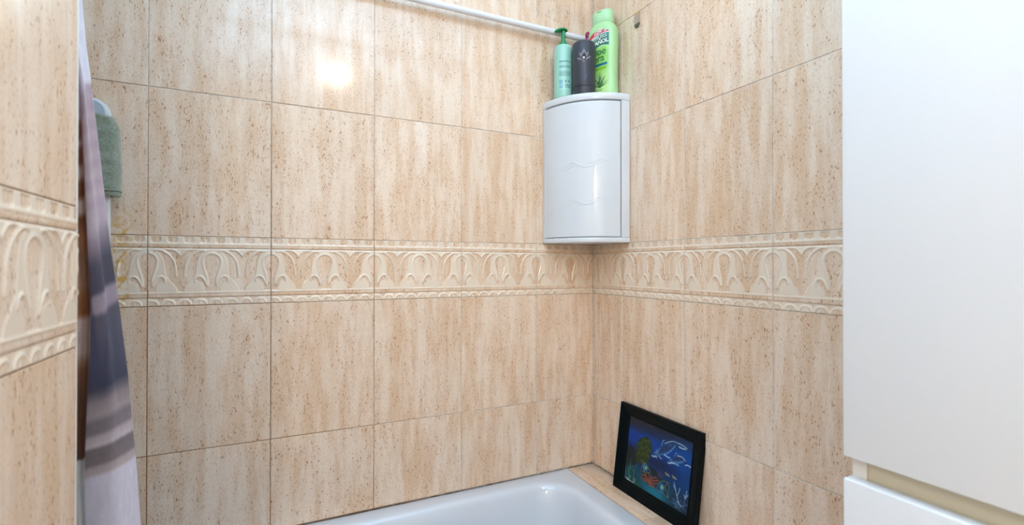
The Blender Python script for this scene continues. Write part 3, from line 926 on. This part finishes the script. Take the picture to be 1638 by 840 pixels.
# local: y across (0 centre; + is left seen from the room), z up, -x towards the room; front plane x = 0
def stile_bm(corners_out, corners_in):
    bm = bmesh.new()
    def ring(o, i):
        oy, oz = o; iy, iz = i
        P = lambda f, x: (x, oy + (iy - oy) * f, oz + (iz - oz) * f)
        return [P(0, 0.017), P(0, 0.001), P(0.04, 0.0), P(0.17, 0.0), P(0.22, 0.0012), P(0.45, 0.0042), P(0.82, 0.0100), P(0.86, 0.0094), P(0.96, 0.0100), P(1.0, 0.0115), P(1.0, 0.017)]
    a = [bm.verts.new(p) for p in ring(corners_out[0], corners_in[0])]
    b = [bm.verts.new(p) for p in ring(corners_out[1], corners_in[1])]
    n = len(a)
    for k in range(n): bm.faces.new((a[k], a[(k + 1) % n], b[(k + 1) % n], b[k]))
    bm.faces.new(a); bm.faces.new(list(reversed(b)))
    return bm
mw = 0.0345
O = [(FW_ / 2, 0.0), (FW_ / 2, FH_), (-FW_ / 2, FH_), (-FW_ / 2, 0.0)]
I = [(FW_ / 2 - mw, mw), (FW_ / 2 - mw, FH_ - mw), (-FW_ / 2 + mw, FH_ - mw), (-FW_ / 2 + mw, mw)]
for k in range(4):
    finish(stile_bm((O[k], O[(k + 1) % 4]), (I[k], I[(k + 1) % 4])), 'frame_rail', M['frame'], fr, smooth=False)
finish(box_bm(0.0135, 0.0165, -FW_ / 2 + mw * 0.8, FW_ / 2 - mw * 0.8, mw * 0.8, FH_ - mw * 0.8), 'backing', M['frame'], fr, smooth=False)

HM = np.array([[0.0031, 0.0002, -0.3329], [0.0015, -0.0025, 1.175], [0.0005, 0.0001, 1.0]])
_src = np.array([(100, 108), (507, 268), (480, 775), (72, 520)], float); _dst = np.array([(0, 1), (1, 1), (1, 0), (0, 0)], float)
_A, _b = [], []
for (x, y), (u, v) in zip(_src, _dst):
    _A.append([x, y, 1, 0, 0, 0, -u * x, -u * y]); _b.append(u)
    _A.append([0, 0, 0, x, y, 1, -v * x, -v * y]); _b.append(v)
HM = np.append(np.linalg.solve(np.array(_A), np.array(_b)), 1).reshape(3, 3)
def Q(*pts):
    """sketch coordinates of the drawing -> canvas coordinates 0..1.3 (width) x 0..1"""
    o = []
    for x, y in pts:
        w = HM @ np.array([x, y, 1.0]); o.append((w[0] / w[2] * ASP, w[1] / w[2]))
    return np.array(o)
ASP = (FW_ - 2 * mw) / (FH_ - 2 * mw)
def paint_sea(U, V):
    X, Y = U * ASP, V
    sh = U.shape
    n1 = fbm(X * 5, Y * 5, 11); n2 = fbm(X * 16, Y * 16, 21)
    stops = [(0.0, (12, 38, 46)), (0.16, (12, 72, 92)), (0.34, (10, 48, 84)), (0.50, (14, 34, 66)), (0.62, (8, 52, 116)), (0.76, (8, 62, 140)), (0.86, (36, 36, 50)), (1.0, (42, 36, 36))]
    yy = Y + 0.10 * (n1 - 0.5) + 0.10 * (U - 0.5) * 0
    img = np.stack([np.interp(yy, [s[0] for s in stops], [s[1][c] for s in stops]) for c in range(3)], -1)
    def soft(cx, cy, rx, ry, col, a):
        nonlocal img
        (px, py), = Q((cx, cy))
        d = ((X - px) / rx) ** 2 + ((Y - py) / ry) ** 2
        img = blend(img, a * np.exp(-d), col)
    def stroke(pts, w, col, a=1.0, blur=0.35, wob=0.0):
        nonlocal img
        c = catmull(Q(*pts), 8)
        d = dist_poly(X + wob * (n2 - 0.5), Y + wob * (n1 - 0.5), c)
        img = blend(img, a * (1 - sstep(w * (1 - blur), w * (1 + blur), d)), col)
    def area(pts, col, a=1.0, rough=0.0, curve=True):
        nonlocal img
        q = Q(*pts); c = catmull(q, 8, True) if curve else q
        m = in_poly(X + rough * (n2 - 0.5), Y + rough * (fbm(X * 14, Y * 14, 5) - 0.5), c)
        img = blend(img, m * a, col)
    soft(300, 330, 0.5, 0.3, (8, 58, 140), 0.5)
    soft(470, 400, 0.3, 0.3, (6, 74, 150), 0.7); soft(470, 560, 0.3, 0.25, (8, 62, 128), 0.7); soft(300, 430, 0.28, 0.08, (18, 28, 58), 0.6)
    soft(120, 240, 0.25, 0.12, (14, 56, 142), 0.7)
    soft(280, 630, 0.28, 0.12, (26, 128, 158), 0.85); soft(220, 590, 0.2, 0.09, (24, 112, 140), 0.6)
    soft(90, 470, 0.22, 0.18, (14, 50, 52), 0.8); soft(440, 690, 0.3, 0.16, (20, 26, 46), 0.8); soft(200, 120, 0.7, 0.08, (46, 30, 40), 0.6)
    # rocks
    area([(75, 420), (85, 330), (110, 305), (140, 350), (150, 410), (110, 440)], (22, 28, 26), 0.85, 0.05)
    area([(145, 400), (140, 330), (158, 262), (195, 245), (228, 258), (236, 330), (228, 380), (205, 420), (170, 420)], (40, 52, 20), 0.95, 0.06)
    for x, y in ((165, 285), (190, 265), (212, 270), (175, 315), (205, 310), (222, 330), (160, 345), (190, 350), (215, 365)):
        stroke([(x - 10, y + 14), (x, y), (x + 10, y + 12)], 0.012, (84, 100, 38), 0.5, 0.8, 0.03)
    area([(180, 500), (200, 430), (240, 440), (290, 500), (330, 560), (300, 590), (230, 560)], (18, 34, 36), 0.8, 0.06)
    # dolphins
    D1 = [(243, 366), (256, 350), (272, 338), (300, 302), (306, 268), (316, 263), (318, 284), (335, 276), (370, 268), (405, 280), (440, 296), (464, 316), (440, 310), (412, 300), (396, 292), (378, 312), (345, 344), (305, 362), (262, 376)]
    area(D1, (30, 58, 100), 1.0, 0.0); soft(272, 345, 0.04, 0.045, (96, 140, 176), 0.7); soft(350, 290, 0.05, 0.02, (60, 96, 140), 0.6)
    area([(252, 366), (300, 350), (345, 330), (378, 300), (388, 294), (345, 344), (300, 364)], (60, 104, 160), 0.7)
    D2 = [(342, 408), (352, 394), (368, 384), (386, 366), (390, 346), (398, 346), (400, 362), (430, 370), (456, 398), (478, 420), (490, 438), (462, 428), (448, 404), (420, 402), (395, 410), (360, 416)]
    area(D2, (28, 54, 96), 1.0); soft(362, 395, 0.035, 0.03, (92, 136, 174), 0.7)
    area([(345, 410), (380, 398), (420, 396), (440, 398), (400, 412), (360, 416)], (76, 118, 170), 0.7)
    pale, mid = (176, 206, 226), (88, 140, 190)
    for pts, w, c, a in (([(243, 366), (252, 372), (262, 370), (270, 376)], 0.014, pale, 0.8), ([(300, 300), (306, 268), (316, 263)], 0.010, mid, 0.9), ([(320, 284), (345, 272), (375, 268), (408, 280)], 0.009, pale, 0.65), ([(408, 280), (440, 296), (462, 314)], 0.008, pale, 0.8), ([(410, 302), (425, 310), (452, 318)], 0.010, pale, 0.9), ([(388, 292), (372, 316), (350, 340), (325, 356)], 0.009, mid, 0.8), ([(286, 368), (294, 380), (302, 386)], 0.008, pale, 0.8), ([(318, 358), (336, 370), (352, 378)], 0.012, pale, 0.8), ([(250, 352), (275, 336), (292, 314)], 0.008, mid, 0.7),
                        ([(342, 408), (352, 414), (366, 410), (384, 414)], 0.012, pale, 0.8), ([(386, 366), (390, 346), (399, 347)], 0.008, mid, 0.9), ([(402, 362), (430, 370), (452, 394)], 0.009, pale, 0.8), ([(455, 424), (470, 424), (488, 436)], 0.010, pale, 0.9), ([(380, 412), (398, 420), (412, 428)], 0.009, pale, 0.8), ([(440, 398), (425, 408), (400, 412)], 0.008, mid, 0.8)):
        stroke(pts, w * 0.8, c, a)
    # coral
    for pts in ([(225, 530), (205, 500), (180, 492)], [(225, 530), (200, 520), (178, 512)], [(225, 535), (228, 500), (222, 480)], [(228, 535), (250, 512), (272, 510)], [(228, 538), (255, 530), (285, 528)], [(230, 540), (255, 550), (275, 545)], [(225, 540), (245, 560), (265, 572)], [(222, 535), (205, 535), (195, 528)], [(240, 520), (240, 495)], [(210, 512), (205, 488)], [(226, 545), (230, 560), (245, 570)]):
        stroke(pts, 0.013, (128, 62, 48), 0.8, 0.7, 0.03)
        stroke(pts, 0.005, (168, 92, 70), 0.6, 0.7, 0.03)
    soft(295, 490, 0.05, 0.05, (110, 50, 80), 0.6)
    # angel fish
    def fish(pts, cx, cy, r):
        area(pts, (14, 30, 58), 1.0)
        soft(cx, cy, r, r, (40, 128, 190), 1.0); soft(cx + 3, cy, r * 0.4, r * 0.45, (190, 200, 90), 0.9)
        stroke(pts + [pts[0]], 0.0065, (128, 140, 92), 0.6, 0.7)
    fish([(176, 398), (200, 420), (222, 452), (234, 478), (205, 478), (178, 468), (184, 430)], 204, 448, 0.05)
    stroke([(196, 416), (190, 440), (196, 470)], 0.006, (176, 180, 120), 0.7)
    fish([(278, 580), (288, 548), (310, 534), (345, 542), (352, 570), (350, 600), (348, 642), (318, 610), (290, 596)], 308, 575, 0.06)
    stroke([(345, 542), (330, 572), (338, 600), (350, 640)], 0.006, (138, 150, 100), 0.65, 0.6)
    for a, b in ((338, 487), (383, 507)):
        area([(a - 14, b - 18), (a + 4, b - 8), (a + 16, b + 14), (a + 2, b + 14), (a - 12, b - 2)], (60, 46, 30), 0.95)
        stroke([(a - 8, b - 12), (a - 2, b + 4)], 0.008, (178, 176, 130), 0.8); stroke([(a + 4, b - 2), (a + 14, b + 12)], 0.009, (186, 196, 200), 0.8)
    # weeds
    R = np.random.default_rng(3)
    for k in range(13):
        x = 78 + R.random() * 60; y = 500 + R.random() * 55
        stroke([(x, y), (x + R.normal(0, 5), y - 40), (x + R.normal(0, 12), y - 70 - R.random() * 50)], 0.006, (70, 130, 120), 0.5, 0.7)
    for k in range(8):
        x = 90 + R.random() * 50; y = 520 + R.random() * 30
        stroke([(x, y), (x + R.normal(0, 10), y - 22)], 0.006, (150, 184, 170), 0.55, 0.6)
    for k in range(22):
        x = 385 + R.random() * 90; y = 690 + R.random() * 50 + (x - 430) * 0.3
        stroke([(x, y), (x + R.normal(0, 10), y - 24), (x + R.normal(0, 26), y - 44)], 0.006, (76, 110, 150), 0.45, 0.7)
    for pts in ([(420, 680), (404, 620), (386, 540)], [(408, 630), (420, 600), (424, 580)], [(398, 592), (384, 560)], [(436, 700), (420, 680), (412, 664)], [(460, 650), (466, 620), (470, 600)], [(464, 640), (478, 626)], [(462, 650), (452, 624)]):
        stroke(pts, 0.009, (140, 168, 196), 0.75, 0.6)
    area([(140, 560), (155, 545), (175, 575), (165, 590)], (24, 92, 70), 0.8, 0.04)
    # the painter's scrawled signature
    stroke([(88, 515), (96, 522), (92, 530), (102, 527), (108, 538), (112, 533), (120, 545), (126, 541), (134, 553)], 0.006, (190, 205, 205), 0.85, 0.5)
    return np.clip(img * (0.93 + 0.14 * n2[..., None]), 0, 255)
NU, NV = 330, 250
Ug, Vg = np.meshgrid(np.linspace(0, 1, NU), np.linspace(0, 1, NV))
rgb = lina(paint_sea(Ug, Vg))
P = np.zeros((NV, NU, 3))
P[..., 0] = 0.0128
P[..., 1] = (FW_ / 2 - mw + 0.002) - Ug * (FW_ - 2 * mw + 0.004)
P[..., 2] = mw - 0.002 + Vg * (FH_ - 2 * mw + 0.004)
me = grid_mesh('canvas', P, rgb); me.materials.append(M['painting'])
cv = link('canvas', me, fr); tag(cv, label='painted seascape with two dolphins, coral and striped fish')

# ------------------------------------------------------------------ tall white cabinet on the right
tc_ = empty('tall_cabinet', (-0.001, -1.168, 0))
tag(tc_, 'tall plain white bathroom cabinet with handle gap, standing on the right', 'cabinet')
CX = -0.299                                            # front plane, local
Y0, Y1 = -0.199, 0.199
for s in (1, -1):
    y = Y1 * s
    finish(box_bm(CX + 0.0200, 0.0, min(y, y - 0.0165 * s), max(y, y - 0.0165 * s), 0.06, 1.99, 0.0006, 1), 'side_panel', M['carcass'], tc_)
finish(box_bm(CX + 0.0200, 0.0, Y0 + 0.0166, Y1 - 0.0166, 1.974, 1.99), 'top_panel', M['carcass'], tc_, smooth=False)
finish(box_bm(CX + 0.0200, 0.0, Y0 + 0.0166, Y1 - 0.0166, 0.06, 0.076), 'bottom_panel', M['carcass'], tc_, smooth=False)
finish(box_bm(-0.008, 0.0, Y0 + 0.0166, Y1 - 0.0166, 0.077, 1.973), 'back_panel', M['carcass'], tc_, smooth=False)
finish(box_bm(CX + 0.05, -0.02, Y0 + 0.01, Y1 - 0.01, 0.0, 0.0595), 'plinth', M['carcass'], tc_, smooth=False)
finish(box_bm(CX, CX + 0.0195, Y0, Y1, 0.9825, 1.99, 0.0012, 3), 'door', M['lacquer'], tc_)
finish(box_bm(CX, CX + 0.0195, Y0, Y1, 0.700, 0.9545, 0.0018, 3), 'drawer_front', M['lacquer'], tc_)
finish(box_bm(CX, CX + 0.0195, Y0, Y1, 0.075, 0.697, 0.0012, 3), 'door', M['lacquer'], tc_)
bm = box_bm(CX + 0.0235, CX + 0.027, Y0 + 0.0168, Y1 - 0.0168, 0.925, 1.010)
box_bm(CX + 0.0205, CX + 0.027, Y0 + 0.0168, Y1 - 0.0168, 0.994, 1.006, bm=bm)
finish(bm, 'recess_rail', M['recess'], tc_, smooth=False)

# ------------------------------------------------------------------ shower curtain
rod = empty('curtain_rod', (-0.8, -0.50, 2.03))
tag(rod, 'white curtain rod spanning the bath just above the picture', 'rod')
finish(tube_bm([(-0.815, 0, 0), (0.799, 0, 0)], 0.0125, 20), 'tube', M['pvc'], rod)
cu = empty('shower_curtain', (-1.30, -0.50, 2.03))
tag(cu, 'shower curtain with purple and brown stone print bunched beside the tiled wall edge', 'curtain')
# plan of the folds, from the free edge backwards; the free edge drifts right towards the hem
def curtain_plan(z):
    h = max(-0.55, min(1.35, (1.605 - z) / (1.605 - 0.837)))
    ex = float(np.interp(z, [0.837, 0.940, 0.978, 1.062, 1.173, 1.247, 1.383, 1.490, 1.543, 1.605, 2.0], [-1.1321, -1.1384, -1.1415, -1.1477, -1.1591, -1.1681, -1.1815, -1.1925, -1.1983, -1.2033, -1.225]))
    cr = float(np.interp(z, [0.70, 0.857, 0.9275, 1.02, 1.104, 1.157, 1.334, 1.484, 1.511, 2.0], [-1.189, -1.1913, -1.1929, -1.1905, -1.1872, -1.1867, -1.1942, -1.2009, -1.2060, -1.235]))
    pts = [(ex, -0.450), (ex - 0.012, -0.4555), ((ex + cr) / 2, -0.462), (cr, -0.462), (cr - 0.003, -0.4565), (cr - 0.010, -0.4500), (cr - 0.022, -0.4510), (cr - 0.036, -0.4600), (-1.262 + 0.01 * h, -0.485), (-1.275, -0.52), (-1.29, -0.53), (-1.305, -0.51), (-1.32, -0.46), (-1.34, -0.45), (-1.355, -0.47), (-1.375, -0.53), (-1.395, -0.54), (-1.41, -0.52), (-1.43, -0.46), (-1.45, -0.45), (-1.47, -0.49), (-1.49, -0.53)]
    return pts
NZ = 520
zs = np.linspace(0.62, 2.012, NZ)
rowsP = []
for z in zs:
    pl = catmull(curtain_plan(z), 12)
    ripple = 0.0012 * np.sin(np.linspace(0, 40, len(pl)) + z * 9)
    g = min(1.0, max(0.0, (z - 1.75) / 0.28))          # gathered on the rod at the top
    pl = pl.copy(); pl[:, 1] = pl[:, 1] * (1 - 0.6 * g) + (-0.50) * 0.6 * g
    rowsP.append(np.column_stack([pl[:, 0] + 1.30, pl[:, 1] + 0.50 + ripple, np.full(len(pl), z - 2.03)]))
P = np.array(rowsP)
NS = P.shape[1]
Sg, Zg = np.meshgrid(np.arange(NS) / (NS - 1) * 21, zs)  # Sg counts plan points: crease at 3
def curtain_paint(S, Z):
    n1 = fbm(S * 1.3, Z * 14, 31); n2 = fbm(S * 6, Z * 60, 41); n3 = fbm(S * 0.6, Z * 5, 51)
    tilt = 0.0055 - 0.019 * np.clip(S, 0, 5) / 3
    n4 = fbm(S * 0.35, Z * 9, 61, 3)
    zz = Z + 0.016 * (n4 - 0.5) * sstep(0.93, 1.05, Z) - tilt
    st = [(0.62, (210, 203, 214)), (0.9325, (210, 203, 214)), (0.936, (184, 168, 166)), (0.946, (172, 156, 156)), (0.950, (126, 114, 114)), (0.972, (120, 108, 110)), (0.977, (198, 184, 186)), (0.990, (178, 164, 166)), (0.996, (132, 120, 122)), (1.012, (128, 116, 120)), (1.022, (166, 150, 150)), (1.040, (146, 132, 134)), (1.062, (64, 64, 80)), (1.10, (78, 78, 94)), (1.14, (88, 84, 98)), (1.163, (92, 86, 98)), (1.172, (158, 142, 150)), (1.192, (160, 144, 152)), (1.200, (80, 74, 88)), (1.235, (84, 78, 90)), (1.262, (146, 130, 138)), (1.285, (194, 176, 180)), (1.33, (200, 180, 182)), (1.42, (194, 172, 174)), (1.475, (188, 168, 172)), (1.487, (226, 220, 226)), (2.03, (232, 228, 234))]
    img = np.stack([np.interp(zz, [s[0] for s in st], [s[1][c] for s in st]) for c in range(3)], -1)
    rip = 0.5 + 0.5 * np.sin((Z + 0.004 * S) * 230)
    img = blend(img, 0.22 * rip * (Z > 1.30) * (Z < 1.485), (150, 120, 142))
    dark = sstep(0.5, 0.72, n1) * (Z > 1.05) * (Z < 1.23)
    img = blend(img, 0.5 * dark, (58, 56, 86))
    img = img * (0.95 + 0.1 * n2[..., None])
    # brown fold: wood-like bands high up, dark brown low down
    bst = [(0.62, (245, 245, 245)), (0.949, (245, 245, 245)), (0.952, (111, 72, 48)), (1.02, (123, 81, 54)), (1.08, (144, 99, 69)), (1.105, (201, 177, 165)), (1.15, (213, 189, 180)), (1.160, (156, 99, 60)), (1.185, (168, 111, 69)), (1.20, (180, 141, 117)), (1.24, (168, 124, 98)), (1.27, (189, 132, 93)), (1.295, (144, 90, 57)), (1.305, (223, 201, 192)), (1.318, (228, 206, 196)), (1.328, (138, 84, 51)), (1.345, (150, 96, 60)), (1.355, (223, 199, 187)), (1.366, (216, 192, 180)), (1.376, (147, 93, 60)), (1.392, (156, 102, 66)), (1.402, (225, 199, 192)), (1.412, (156, 110, 84)), (1.428, (171, 114, 81)), (1.438, (228, 196, 204)), (1.487, (235, 201, 220)), (1.50, (245, 245, 245)), (2.03, (245, 245, 245))]
    bz = Z + 0.006 * (n4 - 0.5) + 0.012 * (S - 3.2) / 4
    brown = np.stack([np.interp(bz, [s[0] for s in bst], [s[1][c] for s in bst]) for c in range(3)], -1)
    stripe = 0.5 + 0.5 * np.sin(S * 9.0 + 2 * n3)
    brown = brown * (0.86 + 0.22 * stripe * n2)[..., None]
    img = np.where((S > 3.15)[..., None], brown, img)
    return np.clip(img, 0, 255)
me = grid_mesh('cloth', P, lina(curtain_paint(Sg, Zg))); me.materials.append(M['cloth'])
cl = link('cloth', me, cu)
sol = cl.modifiers.new('thickness', 'SOLIDIFY'); sol.thickness = 0.0009; sol.offset = 0
for k in range(7):
    x = -1.22 - 0.04 * k + 1.30
    pts = [(x, 0.019 * math.cos(a), 0.019 * math.sin(a) - 0.003) for a in np.linspace(0, 2 * math.pi, 25)]
    finish(tube_bm(pts, 0.0018, 8), 'ring', M['pvc'], cu)

# ------------------------------------------------------------------ white board with the sage towel
bd = empty('bath_board', (-1.423, -0.045, RIM))
tag(bd, 'white rimmed upright board with rounded corner standing behind the curtain', 'board')
def rr_prism(w, h, r, y0, y1):
    pts = []
    for cx, cz, a0 in ((w / 2 - r, h - r, 0), (-w / 2 + r, h - r, 90)):
        for i in range(9):
            a = math.radians(a0 + 90 * i / 8); pts.append((cx + r * math.cos(a), cz + r * math.sin(a)))
    pts += [(-w / 2, 0.0), (w / 2, 0.0)]
    return loft_bm([[(x, y0, z) for x, z in pts], [(x, y1, z) for x, z in pts]], True, True)
BWD, BHT = 0.302, 1.012
bm = rr_prism(BWD, BHT, 0.030, -0.006, 0.012)
bmesh.ops.bevel(bm, geom=[e for e in bm.edges], offset=0.003, segments=2, affect='EDGES')
finish(bm, 'rim', M['boardrim'], bd)
bm = rr_prism(BWD - 0.013, BHT - 0.010, 0.024, -0.0075, -0.004)
bmesh.ops.translate(bm, verts=bm.verts, vec=(0, 0, 0.004))
finish(bm, 'face_panel', M['board'], bd)

tw = empty('towel', (-1.262, -0.045, 1.46))
tag(tw, 'sage green terry towel hanging over the white board edge behind curtain', 'towel')
# folded cloth over the right edge of the board: a rounded slab wrapped round the edge
sec = catmull([(-0.060, -0.0155), (-0.030, -0.0165), (-0.008, -0.0175), (0.002, -0.0165), (0.008, -0.010), (0.0085, 0.002), (0.006, 0.016), (-0.004, 0.020), (-0.02, 0.0205), (-0.03, 0.0205)], 6)
inner = catmull([(-0.060, -0.0092), (-0.030, -0.0092), (-0.0065, -0.0092), (-0.0035, -0.0086), (-0.0030, -0.005), (-0.0030, 0.002), (-0.0030, 0.012), (-0.006, 0.0135), (-0.02, 0.0135), (-0.03, 0.0135)], 6)
loops = []
NT_ = 60
for i in range(NT_ + 1):
    f = i / NT_
    z = -0.090 + 0.166 * f
    rip = 0.0008 * math.sin(f * 37)
    xs_ = -0.009 * max(0, (f - 0.80) / 0.2) ** 2.5 + 0.0015 * math.sin(f * 5) - 0.001
    k = 1.0 if 0 < i < NT_ else 0.9
    out = [(x + xs_ + rip * (0.4), y * k + rip, z + (0.007 * min(1, max(0, (0.004 - x) / 0.03)) * (1 if f > 0.9 else 0))) for x, y in sec]
    inn = [(x, y, z + (0.007 * min(1, max(0, (0.004 - x) / 0.03)) * (1 if f > 0.9 else 0))) for x, y in inner]
    loops.append(out + inn[::-1])
finish(loft_bm(loops, True, True), 'terry_cloth', M['towel'], tw, angle=60)
hem = finish(tube_bm([(x, y - 0.0006 * (1 if y < 0 else -1), -0.0785) for x, y in sec[4:40]], 0.0016, 8), 'hem', M['towel'], tw)

# ------------------------------------------------------------------ lamps (behind the camera)
cl_ = empty('ceiling_lamp', LAMP_XYZ)
cl_.location.z = CEIL
tag(cl_, 'round frosted glass ceiling lamp, lit, on the white ceiling', 'lamp')
finish(lathe_bm([(0, -0.001), (0.105, -0.001), (0.108, -0.005), (0.108, -0.02), (0, -0.02)], 40), 'base', M['trimw'], cl_)
finish(lathe_bm([(0.084, -0.0205), (0.086, -0.03), (0.080, -0.050), (0.06, -0.069), (0.030, -0.078), (0, -0.081)], 40), 'shade', M['lamp'], cl_)
hl = empty('hall_lamp', (-1.75, -3.00, 1.98))
tag(hl, 'round lit globe lamp hanging in the hall behind the bathroom opening', 'lamp')
bm = bmesh.new(); bmesh.ops.create_uvsphere(bm, u_segments=32, v_segments=20, radius=0.085)
finish(bm, 'globe', M['hall_lamp'], hl)
finish(tube_bm([(0, 0, 0.084), (0, 0, CEIL - 1.98 - 0.0005)], 0.004, 10), 'cord', M['trimw'], hl)
finish(lathe_bm([(0, CEIL - 1.98 - 0.02), (0.04, CEIL - 1.98 - 0.018), (0.045, CEIL - 1.98 - 0.0005), (0, CEIL - 1.98 - 0.0005)], 24), 'ceiling_cup', M['trimw'], hl)
